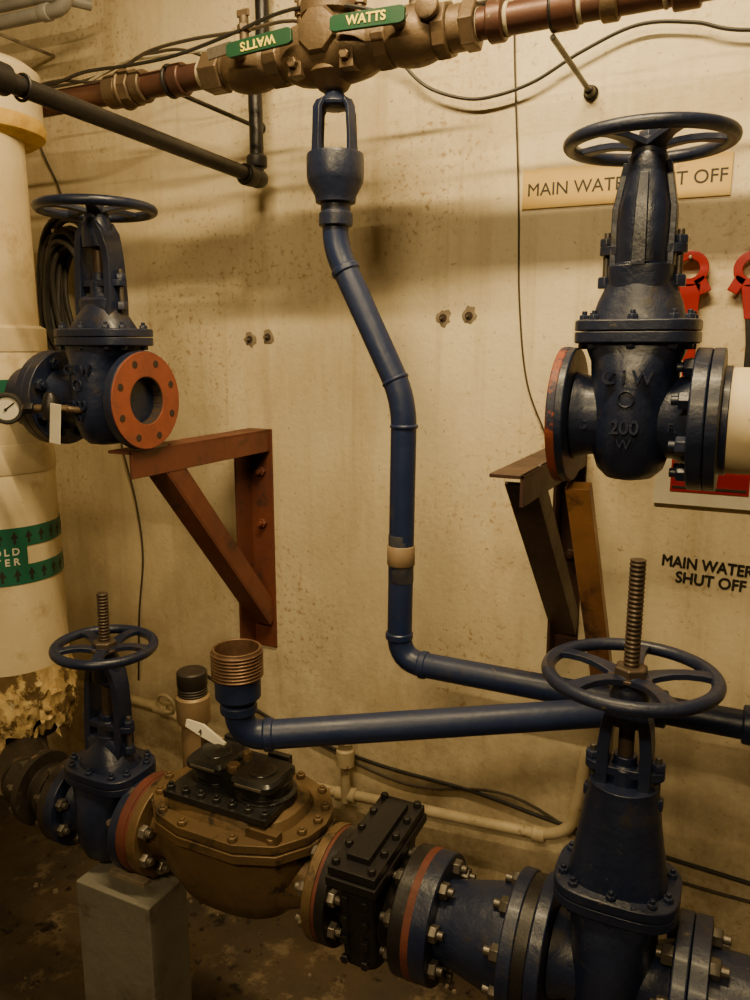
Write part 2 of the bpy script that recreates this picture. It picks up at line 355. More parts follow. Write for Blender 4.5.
    if mark:
        def fm(x,z,y): return Matrix.Translation((x,y,z))@Matrix.Rotation(math.pi/2,4,'X')
        a.text('nb_cast_marks',B,'200',.030,fm(0,-.01,-.0885),.0025,bold=.0005)
        a.text('nb_cast_marks',B,'W',.022,fm(0,-.036,-.086),.0025)
        a.text('nb_cast_marks',B,'C I W',.030,fm(0,.066,-.084),.003,bold=.0005)
        a.torus('nb_cast_marks',B,(0,-.087,.034),(0,1,0),.012,.0018,24,8)
        a.text('nb_cast_marks',B,'FLG',.020,fm(-.077,-.01,-.064),.002); a.text('nb_cast_marks',B,'FLG',.020,fm(.077,-.01,-.064),.002)
    return a
def flange_bolts(a,xf,sgn,fr,n=8,mat=NUTD,r=.0145,h=.013,stud=.008,part='flange_bolts'):
    a.bolts(part,mat,(xf,0,0),(sgn,0,0),fr*.79,n,r,h,stud)

# upper left valve, open face to the right
a=gate_valve((-1.325,1.34,1.585),faceR=RED,boreR=True,fr=.108,halfL=.150,zd=.215,zw=.408,bx=.103,yw=.040,yt=.018,ws0=.055)
flange_bolts(a,-.126,1,.108,mat=BLUE)
a.revolve('companion_flange',BLUE,(-.150,0,0),(-1,0,0),[(.108,.0),(.108,.022),(.07,.024),(.07,.10)],40)
a.done()
# upper right valve
a=gate_valve((-.185,1.34,1.588),faceL=RED,fr=.112,zd=.225,zw=.421,yw=.036,yt=.024,ws0=.062,solid=True,dome=(.76,.73,.68,.60,.52,.48))
flange_bolts(a,.091,-1,.112,mat=BLUE,r=.015,h=.016,stud=.01)
a.revolve('companion_flange',BLUE,(.115,0,0),(1,0,0),[(.09,0),(.112,.001),(.112,.018),(.085,.020),(.085,.030)],48)
a.done()
# lower left valve
a=gate_valve((-1.232,1.18,.68),tilt=math.radians(1.5),fr=.102,half=.105,zb=.095,zd=.175,zw=.390,wr=.112,stem=.12,yw=.040,bx=.092,by=.075,spokes=5,mark=False,yt=.016,ws0=.045)
flange_bolts(a,-.081,1,.102,mat=NUTD); flange_bolts(a,.081,-1,.102,mat=NUTD)
a.done()
# lower right valve
a=gate_valve((-.142,1.18,.695),fr=.120,half=.118,zb=.150,zd=.325,zw=.517,wr=.134,stem=.18,yw=.030,bx=.096,by=.078,spokes=5,mark=False,dome=(.80,.76,.70,.64,.60,.55),yt=.018,ws0=.05)
flange_bolts(a,.094,-1,.12,mat=NUTD,r=.017,h=.018)
a.done()

# ---------------------------------------------------------------- lower run (x direction, y=1.18)
def flange_pair(a,x0,x1,fr,m1,m2,gm=None,n=8,z=.685,y=1.18,nutm=STEEL):
    xm=(x0+x1)/2; g=.004
    a.revolve('flanges',m1,(x0,y,z),(1,0,0),[(fr*.7,0),(fr-.002,0),(fr,.002),(fr,xm-x0-g)],56)
    a.revolve('flanges',m2,(xm+g,y,z),(1,0,0),[(fr,0),(fr,x1-xm-g-.002),(fr-.002,x1-xm-g),(fr*.7,x1-xm-g)],56)
    a.revolve('gasket',gm or REDG,(xm-g,y,z),(1,0,0),[(fr*.985,0),(fr*.985,2*g)],56)
    a.bolts('bolts',nutm,(x1,y,z),(1,0,0),fr*.80,n,.0155,.014,.010)
    a.bolts('bolts',nutm,(x0,y,z),(-1,0,0),fr*.80,n,.0155,.014,.010)
Z=.685; Y=1.18
a=Asm('water_meter'); mx=-.882
flange_pair(a,-1.126,-1.074,.104,REDG,BRASSM)
a.revolve('body',BRASSM,(-1.076,Y,Z),(1,0,0),[(.062,0),(.060,.03),(.075,.07),(.088,.12),(.088,.26),(.078,.32),(.060,.37),(.060,.405)],40)
a.zloft('body',BRASSM,(mx,Y,0),[(.575,.03,.02),(.582,.085,.05),(.602,.125,.08),(.65,.160,.10),(.70,.178,.112),(.745,.180,.118),(.765,.178,.118)],48,e=2.5)
def hexp(s,dx=0): 
    P=[(-.200,0),(-.175,.060),(-.12,.115),(-.05,.135),(.08,.135),(.155,.105),(.195,.05),(.205,0)]
    P=P+[(x,-y) for x,y in P[-2:0:-1]]
    return [(mx+x*s+dx,Y+y*s) for x,y in P]
a.prism('body',BRASSM,hexp(1),.765,.783)
a.prism('cover',BRASSM,hexp(.985),.786,.803)
for i,(x,y) in enumerate(hexp(.90)): a.nut('cover_bolts',BRASSM,(x,y,.803),(0,0,1),.010,.010,.004)
a.zloft('cover',BRASSM,(mx,Y,0),[(.80,.155,.10,3),(.820,.145,.092,3),(.830,.12,.078,3)],40)
a.box('cover',BRASSM,(mx+.12,1.09,.812),(.07,.02,.02)); 
for x,y,s_ in((-.935,1.195,1.02),(-.812,1.175,1.06)):
    zz=.828
    a.revolve('registers',BLACKP,(x,y,zz),(0,0,1),[(.058*s_,0),(.058*s_,.018),(.050*s_,.022),(.050*s_,.042),(.044*s_,.046)],32)
    a.zloft('registers',BLACKP,(x,y-.008,zz+.044),[(0,.050,.054,5),(.012,.050,.054,5),(.018,.044,.048,5)],36)
    a.box('registers',BLACKP,(x,y+.052,zz+.056),(.05,.014,.022))
    a.revolve('registers',BLACKP,(x,y-.01,zz+.062),(0,0,1),[(.03,0),(.028,.003),(0,.004)],28)
    a.strip('registers',STEEL,[(x-.03,y-.062,zz+.052),(x+.03,y-.062,zz+.052)],(0,0,1),.006,.002)
a.box('registers',BLACKP,(-.875,1.13,.835),(.24,.09,.014)); a.box('registers',BLACKP,(-.873,1.19,.855),(.09,.09,.05))
a.nut('registers',BRASSM,(-.873,1.155,.878),(0,0,1),.014,.016); a.nut('registers',BRASSM,(-.873,1.20,.878),(0,0,1),.010,.02)
for i in range(7):
    a.nut('registers',BLACKP,(-.985+.037*i,1.098,.838),(0,0,1),.009,.014,.006)
a.strip('tag_lever',WHITE,[(-1.050,1.23,.908),(-1.00,1.22,.906),(-.935,1.21,.890)],(0,.35,1),.022,.008,ws=[.016,.026,.014])
a.cyl('tag_lever',BRONZE,(-1.0,1.225,.82),(-1.0,1.225,.905),.008,12)
a.text('nb_marks',INK,'4',.018,Matrix.Translation((-1.0,1.211,.906))@Matrix.Rotation(math.pi/2,4,'X'),.001)
a.done()
a=Asm('pipe_strainer'); sx_=-.568
flange_pair(a,-.676,-.628,.108,BRASSM,IRON)
a.revolve('body',IRON,(-.63,Y,Z),(1,0,0),[(.06,0),(.062,.02),(.080,.03),(.080,.10),(.062,.12),(.062,.14)],40)
a.zloft('body',IRON,(sx_,Y,0),[(.585,.025,.05,4),(.60,.040,.085,4),(.70,.042,.095,5),(.775,.042,.10,6)],40)
R_=Euler((math.radians(4),0,0))
a.box('cover',IRON,(sx_,Y,.788),(.098,.232,.018),R_); a.box('cover',IRON,(sx_,Y,.808),(.092,.225,.016),R_); a.box('cover',IRON,(sx_,Y,.822),(.045,.17,.014),R_)
for yy in(-.10,-.05,0,.05,.10):
    for xx in(-.035,.035): a.nut('cover_bolts',IRON,(sx_+xx,Y+yy,.815+yy*.07),(0,0,1),.008,.012)
for zz in(.62,.66,.70,.74):
    for xx in (-.02,.02): a.nut('cover_bolts',IRON,(sx_+xx,1.087,zz),(0,-1,0),.009,.010)
a.done()
a=Asm('pipe_reducer_spool')
flange_pair(a,-.500,-.430,.113,IRON,BLUE,nutm=NUTD)
a.revolve('gasket',REDG,(-.476,Y,Z),(1,0,0),[(.110,0),(.1135,.002),(.1135,.016),(.110,.018)],56)
a.revolve('body',BLUE,(-.432,Y,Z),(1,0,0),[(.072,0),(.072,.015),(.080,.05),(.092,.10),(.096,.135)],48)
a.revolve('flanges',BLUE,(-.306,Y,.69),(1,0,0),[(.09,0),(.118,0),(.12,.002),(.12,.022),(.118,.024)],56)
a.revolve('gasket',IRON,(-.283,Y,.69),(1,0,0),[(.116,0),(.116,.022)],56)
a.bolts('bolts',NUTD,(-.306,Y,.69),(-1,0,0),.095,8,.016,.016,.012)
a.done()
a=Asm('blue_flanged_pipe')
a.revolve('flanges',BLUE,(-.023,Y,.695),(1,0,0),[(.12,0),(.12,.026),(.085,.028)],48)
a.bolts('bolts',NUTD,(.003,Y,.695),(1,0,0),.095,8,.016,.016,.012)
a.cyl('pipe',BLUE,(0,Y,.695),(1.79,Y,.695),.08,36)
a.done()
a=Asm('iron_pipe_coupling')
a.revolve('flange',IRONR,(-1.338,Y,.678),(-1,0,0),[(.098,0),(.098,.022),(.058,.024),(.056,.055),(.066,.058),(.066,.075),(.056,.08),(.056,.10),(.086,.102),(.086,.12),(.058,.124),(.058,.18)],44)
a.bolts('bolts',NUTD,(-1.362,Y,.678),(-1,0,0),.08,8,.013,.014,.012); a.bolts('bolts',NUTD,(-1.460,Y,.678),(-1,0,0),.072,8,.012,.012,.012)
a.tube('elbow',IRONR,[(-1.50,Y,.678),(-1.70,1.33,.665),(-1.71,1.34,.78)],.060,.13,24)
a.done()
a=Asm('concrete_pier'); a.box('pier',PIERM,(-1.145,1.135,.283),(.205,.12,.566)); a.box('pier',PIERM,(-1.145,1.135,.012),(.25,.17,.024)); a.box('pier',CONC,(-1.145,1.15,.571),(.10,.06,.014)); a.done(bevel=.004)

# ---------------------------------------------------------------- left insulated riser
a=Asm('insulated_water_pipe'); px,py=-1.715,1.34
a.revolve('insulation',INSUL,(px,py,0),(0,0,1),[(.128,.80),(.137,.83),(.139,.9),(.138,1.2),(.139,1.70),(.134,1.708)],56)
a.revolve('insulation',INSUL,(px,py,0),(0,0,1),[(.141,1.69),(.142,1.71),(.142,1.745),(.128,1.752)],56)
a.revolve('insulation',INSUL,(px,py,0),(0,0,1),[(.126,1.745),(.126,2.2)],56)
a.revolve('insulation',INSUL,(px,py,0),(0,0,1),[(.140,1.40),(.1412,1.402),(.1412,1.47),(.140,1.472)],56)
a.revolve('collar',FOAM,(px,py+.03,0),(0,0,1),[(.13,2.175),(.152,2.19),(.156,2.21),(.15,2.225)],48)
a.revolve('collar',INSUL,(px,py+.03,0),(0,0,1),[(.15,2.222),(.15,2.33),(.13,2.345),(.09,2.35)],48)
vs=[];fs=[];n=96; rows=[(.90,.1400),(.88,.142),(.86,.145),(.845,.146),(.83,.148),(.815,.148),(.80,.148),(.785,.147),(.77,.146),(.755,.144),(.74,.142),(.72,.136),(.70,.128)]
R0=random.Random(3)
for j,(z,r) in enumerate(rows):
    for i in range(n):
        t=2*math.pi*i/n; rr=r+R0.uniform(-.006,.009)*(j>0); zz=z+R0.uniform(-.005,.005)*(j>0)-(.012*math.sin(5*t)+.010*math.sin(11*t+1)+.006*math.sin(23*t))*(j/12)
        vs.append((px+rr*math.cos(t),py+rr*math.sin(t),zz))
for j in range(len(rows)-1):
    for i in range(n):
        k=(i+1)%n
        if j>8 and R0.random()<.12*(j-8): continue
        fs.append([j*n+i,(j+1)*n+i,(j+1)*n+k,j*n+k])
a.add('nb_flaking_end',FLAKE,vs,fs)
a.cyl('iron_pipe',IRONR,(px,py,.70),(px,py,.84),.11,32)
for z0 in(1.130,1.224): a.revolve('label',GREEN,(px,py,0),(0,0,1),[(.1392,z0),(.1402,z0),(.1402,z0+.048),(.1392,z0+.048)],64,closed=True)
def on_pipe(t,z,r=.1408):
    c,s_=math.cos(t),math.sin(t); X=V((-s_,c,0)); Zn=V((c,s_,0)); Yv=V((0,0,1))
    return Matrix(((X.x,Yv.x,Zn.x,px+r*c),(X.y,Yv.y,Zn.y,py+r*s_),(X.z,Yv.z,Zn.z,z),(0,0,0,1)))
for z0 in(1.154,1.248):
    for k in range(26):
        t=2*math.pi*k/26; Mx=on_pipe(t,z0)
        a.add('label',INK,[Mx@V(q) for q in[(-.009,-.002,0),(.009,-.002,0),(0,.016,0),(-.003,-.016,0),(.003,-.016,0),(.003,-.002,0),(-.003,-.002,0)]],[[0,1,2],[3,4,5,6]])
for k in range(15):
    t=math.radians(-92+k*5.2)
    Mx=on_pipe(t,1.201,.1404); a.add('label',GREEN,[Mx@V(q) for q in[(-.0066,-.030,0),(.0066,-.030,0),(.0066,.030,0),(-.0066,.030,0)]],[[0,1,2,3]])
for k,ch in enumerate('COLD'): a.text('nb_label_text',WHITE,ch,.024,on_pipe(math.radians(-53+k*8.5),1.213,.141),.0004,bold=.0006)
for k,ch in enumerate('WATER'): a.text('nb_label_text',WHITE,ch,.024,on_pipe(math.radians(-61.5+k*8.5),1.188,.141),.0004,bold=.0006)
for k in range(9):
    t=math.radians(-68+k*6); Mx=on_pipe(t,1.61,.1404); a.add('label',GREEN,[Mx@V(q) for q in[(-.0075,-.016,0),(.0075,-.016,0),(.0075,.016,0),(-.0075,.016,0)]],[[0,1,2,3]])
a.done(bevel=.001)
# gauge
a=Asm('pressure_gauge'); gx,gy,gz=-1.445,1.17,1.572
ax=V((.85,-1,0.05)).normalized()
a.revolve('case',INK,(gx,gy,gz),ax,[(.028,-.016),(.033,-.014),(.034,.010),(.032,.014),(.025,.014),(.025,.009),(0,.009)],32)
a.revolve('dial',WHITE,(gx,gy,gz),ax,[(0.025,.008),(.025,.0095),(0,.0096)],32)
a.tube('needle',INK,[V((gx,gy,gz))+ax*.011,V((gx+.012,gy+.010,gz+.012))+ax*.011],.0014,0,6)
a.tube('needle',INK,[V((gx,gy,gz))+ax*.011,V((gx-.003,gy-.003,gz-.004))+ax*.011],.003,0,6)
a.cyl('fitting',BRONZE,(gx+.025,gy+.015,gz),(gx+.115,gy+.06,gz-.002),.009,14); a.nut('fitting',IRON,(gx+.035,gy+.017,gz),(1,.4,0),.014,.02); a.revolve('fitting',IRON,(gx+.085,gy+.04,gz),(0,0,1),[(.017,-.024),(.020,0),(.014,.024),(.008,.034)],16)
a.tube('fitting',BRONZE,[(gx+.105,gy+.055,gz),(gx+.12,gy+.07,gz-.005),(gx+.125,gy+.14,gz-.01)],.008,.01,10)
a.box('tag',WHITE,(gx+.116,gy+.02,gz-.030),(.028,.002,.085),Euler((0,.12,.1)))
a.done()

# ---------------------------------------------------------------- blue drains
YP=1.5
a=Asm('air_gap_drain_pipe')
cx=-.822
a.nut('air_gap',BRONZE,(cx,YP,2.205),(0,0,1),.018,.02); a.revolve('air_gap',BLUE,(cx,YP,2.172),(0,0,1),[(.024,0),(.034,.004),(.036,.010),(.032,.018),(.022,.024),(.018,.034)],28)
for k in range(4):
    t=math.radians(-20+90*k) ; c,s_=math.cos(t),math.sin(t)
    a.strip('air_gap',BLUE,[(cx+c*.020,YP+s_*.020,2.185),(cx+c*.038,YP+s_*.038,2.182),(cx+c*.046,YP+s_*.046,2.170),(cx+c*.049,YP+s_*.049,2.12),(cx+c*.052,YP+s_*.052,2.055)],(-s_,c,0),.022,.009,ws=[.022,.022,.020,.019,.024])
a.revolve('air_gap',BLUE,(cx,YP,0),(0,0,1),[(.050,2.088),(.057,2.088),(.059,2.082),(.059,2.045),(.057,2.032),(.043,2.006),(.041,1.992),(.03,1.992),(.03,2.005),(.050,2.04)],40,closed=True)
a.revolve('pipe',BLUE,(cx,YP,0),(0,0,1),[(.030,1.945),(.035,1.948),(.035,1.972),(.031,1.975),(.031,1.995)],28)
e1=(-.824,YP,1.905); e2=(-.664,YP,1.593); e3=(-.672,YP,1.018)
a.tube('pipe',BLUEP,[(cx,YP,1.99),e1,e2,e3,(1.79,YP,1.02)],.0272,.06,24)
def collar(p,d,l,rr,mat=BLUEP):
    p=V(p); d=V(d).normalized(); a.revolve('pipe',mat,p,d,[(rr-.003,0),(rr,.003),(rr,l-.003),(rr-.003,l)],28)
d12=(V(e2)-V(e1)).normalized()
collar(V(e1)+d12*.045,d12,.016,.0305)
collar(V(e2)-d12*.05,d12,.010,.0295); collar(V(e2)-V((0,0,.06)),(0,0,1),.010,.0300)
collar(V(e3)+V((0,0,.05)),(0,0,1),.018,.0305); collar(V(e3)+V((.05,0,0)),(1,0,0),.018,.0305)
a.revolve('tape_band',TAN,(-.669,YP,0),(0,0,1),[(.0287,1.238),(.0302,1.240),(.0302,1.280),(.0287,1.282)],24)
a.revolve('tape_band',GR,(-.669,YP,0),(0,0,1),[(.0274,1.20),(.0277,1.201),(.0277,1.305),(.0274,1.306)],24)
for xx in(-.20,.02): collar((xx,YP,1.02),(1,0,0),.09,.036)
a.done()
a=Asm('threaded_drain_pipe')
p0=V((-.838,1.13,.972)); 
a.tube('pipe',BLUEP,[p0+V((0,0,.12)),p0,(-.165,1.48,1.016)],.028,.055,24)
dd=(V((-.165,1.48,1.016))-p0).normalized()
collar(p0+V((0,0,.050)),(0,0,1),.02,.035); collar(p0+V((0,0,.08)),(0,0,1),.045,.043); collar(p0+dd*.045,dd,.02,.0315)
prof=[(.036,1.092),(.045,1.094)]
z=1.098
for i in range(8): prof+=[(.0495,z+i*.0065),(.0465,z+i*.0065+.0033)]
prof+=[(.046,1.152),(.041,1.152),(.038,1.11),(0,1.11)]
a.revolve('threaded_cup',THREAD,(p0.x,p0.y,0),(0,0,1),prof,40)
a.done()
a=Asm('capped_brass_riser')
a.tube('riser',RISER,[(-1.089,1.3,.62),(-1.089,1.3,.93)],.029,0,20)
a.revolve('riser',RISER,(-1.089,1.3,0),(0,0,1),[(.034,.70),(.036,.71),(.036,.75),(.031,.76)],24); a.revolve('riser',RISER,(-1.089,1.3,0),(0,0,1),[(.035,.87),(.038,.88),(.038,.932),(.034,.937)],24)
prof=[(.03,.935)]
for i in range(3): prof+=[(.034,.940+i*.006),(.031,.943+i*.006)]
prof+=[(.034,.960),(.034,.990),(.030,.994),(0,.994)]
a.revolve('cap',IRONR,(-1.089,1.3,0),(0,0,1),prof,28)
a.tube('riser',RISER,[(-1.089,1.3,.70),(-1.06,1.22,.70)],.022,0,16)
a.done()

# ---------------------------------------------------------------- top line
TY,TZ=1.5,2.28
a=Asm('copper_water_pipe')
def seg(part,mat,x0,x1,rr,n=28,ch=.003):
    a.revolve(part,mat,(x0,TY,TZ),(1,0,0),[(rr-ch,0),(rr,ch),(rr,x1-x0-ch),(rr-ch,x1-x0)],n)
seg('pipe',COPPER,-1.72,-1.10,.027); seg('pipe',COPPER,-.56,1.6,.027)
for x0,x1,rr,n,m in((-1.415,-1.375,.036,28,BRONZE),(-1.372,-1.335,.041,8,BRONZE),(-1.335,-1.305,.035,28,BRONZE),(-1.225,-1.195,.034,28,COPPER),(-1.15,-1.135,.030,28,TAPE),(-1.37,-1.36,.0435,28,BRONZE),
    (-.50,-.47,.036,28,COPPER),(-.47,-.460,.029,28,TAPE),(-.53,-.518,.029,28,TAPE),(-.385,-.34,.035,28,COPPER),(-.34,-.330,.029,28,TAPE),(-.30,-.27,.034,28,BRONZE),(-.20,-.19,.029,28,TAPE),(-.185,-.14,.035,28,COPPER),(-.05,-.01,.035,28,BRONZE)):
    seg('fittings',m,x0,x1,rr,n)
a.done()
a=Asm('backflow_preventer')
for x0,x1,rr,n in((-1.135,-1.085,.043,6),(-1.085,-1.07,.036,28),(-.965,-.93,.052,8),(-.935,-.905,.045,28),(-.745,-.715,.048,28),(-.72,-.69,.052,8),(-.60,-.572,.050,8),(-.575,-.545,.040,28),(-.548,-.52,.044,6)):
    seg('body',BRONZE,x0,x1,rr,n)
def ball(x0,x1,R0,R1):
    k=10; a.revolve('body',BRONZE,(x0,TY,TZ),(1,0,0),[(R0+(R1-R0)*math.sin(math.pi*i/k)**.6,(x1-x0)*i/k) for i in range(k+1)],32)
ball(-1.075,-.955,.036,.053); ball(-.70,-.595,.038,.054); ball(-.92,-.73,.048,.064)
a.revolve('relief_valve',BRONZE,(-.825,TY,2.205),(0,0,1),[(.022,0),(.030,.005),(.038,.018),(.052,.03),(.052,.10),(.050,.13),(.064,.135),(.064,.155),(.064,.16),(.05,.175),(.035,.20),(.02,.21)],36)
a.bolts('relief_valve',BRONZE,(-.825,TY,2.36),(0,0,1),.055,8,.008,.009)
a.revolve('relief_valve',BRONZE,(-.825,TY,TZ+.02),(0,-1,0),[(.045,.03),(.045,.062),(.040,.07),(.02,.074)],8,phase=.39)
for sx in(-1,1): 
    a.box('relief_valve',BRONZE,(-.825+sx*.058,TY-.03,TZ-.01),(.03,.05,.085))
    a.nut('relief_valve',BRONZE,(-.825+sx*.058,TY-.055,TZ-.03),(0,-1,0),.011,.012)
def testcock(x,z,dz=.0):
    a.cyl('test_cocks',BRONZE,(x,TY-.01,z),(x,TY-.01,z+.05),.010,12); a.nut('test_cocks',BRONZE,(x,TY-.01,z+.02),(0,0,1),.015,.014); a.box('test_cocks',BRONZE,(x,TY-.012,z+.055),(.03,.006,.014))
testcock(-1.03,TZ+.045); testcock(-.89,TZ+.05); testcock(-.645,TZ+.045); testcock(-.76,TZ+.05)
def lever(xa,za,xb,zb,flip):
    y=TY-.085; d=V((xb-xa,0,zb-za)); L=d.length; ang=math.atan2(d.z,d.x)
    pts=[V((xa,y,za))+d*t for t in(0,.02,.06,.94,.98,1)]
    a.strip('lever_handles',GREENH,pts,(-math.sin(ang),0,math.cos(ang)),.033,.009,ws=[.018,.024,.028,.030,.026,.020])
    c=V((xa+xb,0,za+zb))/2
    M=Matrix.Translation((c.x,y-.0055,c.z))@Matrix.Rotation(-ang+(math.pi if flip else 0),4,'Y')@Matrix.Rotation(math.pi/2,4,'X')
    a.text('nb_handle_text',YEL,'WATTS',.023,M,.0006,sx=1.05,bold=.0005)
lever(-1.020,2.283,-.868,2.290,True); lever(-.783,2.294,-.630,2.288,False)
for x,z in((-1.01,2.284),(-.655,2.288)):
    a.cyl('lever_handles',BRONZE,(x,TY-.04,z),(x,TY-.082,z),.013,16); a.nut('lever_handles',STEEL,(x+.02,TY-.078,z),(0,-1,0),.008,.004)
a.box('lever_handles',STEEL,(-1.040,TY-.083,2.288),(.06,.005,.022),Euler((0,-.1,0)))
a.revolve('lever_handles',BRONZE,(-.600,TY-.05,2.305),(0,-1,0),[(.022,0),(.022,.012),(.018,.014)],28)
a.done()
for x,z in((-.383,2.238),(-1.235,2.262)):
    a=Asm('pipe_hanger_rod'); a.cyl('rod',IRON,(x,TY,z),(x,1.848,z),.0055,10); a.revolve('rod',IRON,(x,1.85,z),(0,-1,0),[(.016,0),(.016,.006),(.012,.010),(.010,.03),(.007,.032)],20)
    a.torus('clamp',IRON,(x,TY,TZ),(1,0,0),.031,.005,32,8); a.done()
a=Asm('pipe_clamp'); a.box('c',STEEL,(-1.245,1.84,2.325),(.035,.012,.05)); a.nut('c',STEEL,(-1.245,1.834,2.325),(0,-1,0),.010,.01); a.done()
a=Asm('black_iron_pipe')
X=-1.189
a.tube('pipe',IRON,[(X,.55,2.155),(X,1.76,2.12),(X,1.76,2.36),(X,1.80,2.46),(X,1.80,2.62)],.0175,.03,18)
a.revolve('fittings',IRON,(X,1.76,2.12),(0,-1,0),[(.024,.02),(.026,.03),(.026,.055),(.022,.06)],20); a.revolve('fittings',IRON,(X,1.76,2.145),(0,0,1),[(.024,0),(.026,.004),(.026,.025),(.022,.03)],20)
a.revolve('fittings',IRON,(X,1.76,2.12),(0,-1,0),[(0,-.025),(.02,-.02),(.025,0),(.024,.025)],20)
a.revolve('fittings',IRON,(X,1.02,2.142),(0,-1,.03),[(.022,0),(.026,.004),(.026,.04),(.022,.044)],20); a.torus('fittings',IRON,(X,1.05,2.14),(0,1,0),.021,.003)
a.done()
a=Asm('grey_conduit')
a.tube('conduit',GREY,[(-2.55,1.6,2.55),(-1.63,1.6,2.53),(-1.63,1.6,2.95)],.017,.05,16)
a.tube('conduit',GREY,[(-2.55,1.66,2.62),(-1.75,1.66,2.60),(-1.70,1.75,2.60)],.014,.04,16)
a.revolve('fittings',GREY,(-1.72,1.6,2.532),(1,0,0),[(.02,0),(.021,.003),(.021,.025),(.019,.028)],20)
a.box('fittings',STEEL,(-1.95,1.6,2.54),(.02,.045,.045)); a.cyl('fittings',STEEL,(-1.95,1.6,2.54),(-1.95,1.845,2.54),.005,8)
a.done()
a=Asm('insulated_branch_pipe'); a.revolve('insulation',INSUL,(-.058,1.34,1.588),(1,0,0),[(.070,0),(.080,.004),(.082,.02),(.082,1.84)],48); a.done()
a=Asm('cream_painted_pipe')
a.tube('pipe',CREAM,[(-2.58,1.80,.60),(-1.62,1.80,.57),(-1.55,1.80,.545),(-1.15,1.80,.435),(-.40,1.80,.485),(-.335,1.80,.52),(-.315,1.80,.66),(-.315,1.835,.72)],.015,.05,14)
a.tube('pipe',CREAM,[(-.966,1.79,.43),(-.966,1.79,.62)],.014,0,14)
a.revolve('fittings',CREAM,(-.966,1.79,.54),(0,0,1),[(.02,0),(.026,.004),(.026,.05),(.02,.056),(.02,.07),(.028,.075),(.028,.085),(.015,.09)],18)
a.revolve('fittings',CREAM,(-1.0,1.80,.444),(1,0,.05),[(.019,0),(.022,.003),(.022,.06),(.019,.063)],18)
a.revolve('fittings',CREAM,(-.43,1.80,.483),(1,0,.05),[(.017,0),(.020,.003),(.020,.03),(.017,.033)],18); a.revolve('fittings',CREAM,(-1.66,1.80,.571),(1,0,0),[(.019,0),(.022,.003),(.022,.05),(.019,.053)],18)
a.torus('fittings',CREAM,(-1.60,1.78,.60),(0,1,.2),.032,.006,24,8)
a.done()
a=Asm('wall_cable'); a.smooth('cable',CABLE,[(-1.5,1.84,.70),(-1.2,1.84,.585),(-.9,1.84,.54),(-.6,1.84,.53),(-.33,1.84,.5),(.2,1.84,.47)],.005)
a.smooth('cable2',WIRE,[(-1.4,1.842,.64),(-1.1,1.84,.56),(-.8,1.842,.50),(-.5,1.84,.545),(-.2,1.842,.44),(.2,1.84,.43)],.004); a.done(bevel=0)

# ---------------------------------------------------------------- brackets and prop
def bracket(x,ya,zt,zbot,ztie,mat,w=.065,t=.007,sg=1,ww=None):
    a=Asm('steel_wall_bracket'); m=mat; ww=ww or w
    L=WY-ya; 
    a.box('arm',m,(x,ya+L/2,zt-t/2),(w,L,t)); a.box('arm',m,(x+(w/2-t/2),ya+L/2,zt-w*.45),(t,L,w*.9))
    H=zt-zbot
    a.box('wall_leg',m,(x,WY-t/2,zbot+H/2),(ww,t,H)); a.box('wall_leg',m,(x+sg*(ww/2-t/2),WY-ww/2,zbot+H/2),(t,ww,H))
    p=V((x,ya+.09,zt-.03)); q=V((x,WY-.02,ztie)); d=q-p; ang=math.atan2(d.z,d.y)
    a.box('brace',m,(p+q)/2,(w*.95,d.length,t),Euler((ang,0,0)))
    a.box('brace',m,(p+q)/2+V((w*.475-t/2,0,0))+V((0,math.sin(ang),-math.cos(ang)))*(w*.4)*-1,(t,d.length,w*.8),Euler((ang,0,0)))
    for z in(zt-.12,zt-.27,zbot+.10): a.nut('anchor_bolts',m,(x+.006,WY-t,z),(0,-1,0),.014,.012,.012)
    return a.done(bevel=.001)
bracket(-1.262,1.30,1.475,.83,.905,BRKT,w=.068,sg=-1,ww=.078)
bracket(-.382,1.30,1.485,.955,1.02,BRKD,w=.062,sg=-1)
a=Asm('wooden_prop')
p=V((-.268,1.345,1.468)); q=V((-.238,1.53,1.048)); d=q-p
zx=d.normalized(); xx=V((1,0,0)); xx=(xx-zx*xx.dot(zx)).normalized(); yy=zx.cross(xx)
sec=lambda c:[c+xx*.021+yy*.012,c-xx*.021+yy*.012,c-xx*.021-yy*.012,c+xx*.021-yy*.012]
a.loft('board',WOOD,[sec(p),sec(q)]); a.done(bevel=.002)

# ---------------------------------------------------------------- wall items
a=Asm('wall_sign'); roll=math.radians(0.3)
a.box('plate',SIGNY,(-.308,1.8465,2.050),(.436,.004,.084),Euler((0,roll,0)))
a.text('nb_lettering',INK,'MAIN WATER SHUT OFF',.0385,wallM(-.306,2.047,1.8443,roll),.0004,sx=.99,dbl=.0003); a.done(bevel=.0005)
a=Asm('stencilled_wall_lettering')
a.text('nb_line_1',INK,'MAIN WATER',.036,wallM(-.172,1.222,1.8495,math.radians(2)),.0005,align='LEFT',sx=.86,dbl=.0012)
a.text('nb_line_2',INK,'SHUT OFF',.036,wallM(-.140,1.186,1.8495,math.radians(2)),.0005,align='LEFT',sx=.90,dbl=.0012); a.done(bevel=0)
a=Asm('safety_notice_sign'); a.box('plate',WHITE,(-.06,1.846,1.435),(.276,.006,.16)); a.box('red_panel',REDP,(-.085,1.8425,1.45),(.16,.002,.13)); a.box('red_panel',INK,(-.085,1.841,1.395),(.15,.001,.006)); a.done(bevel=.0005)
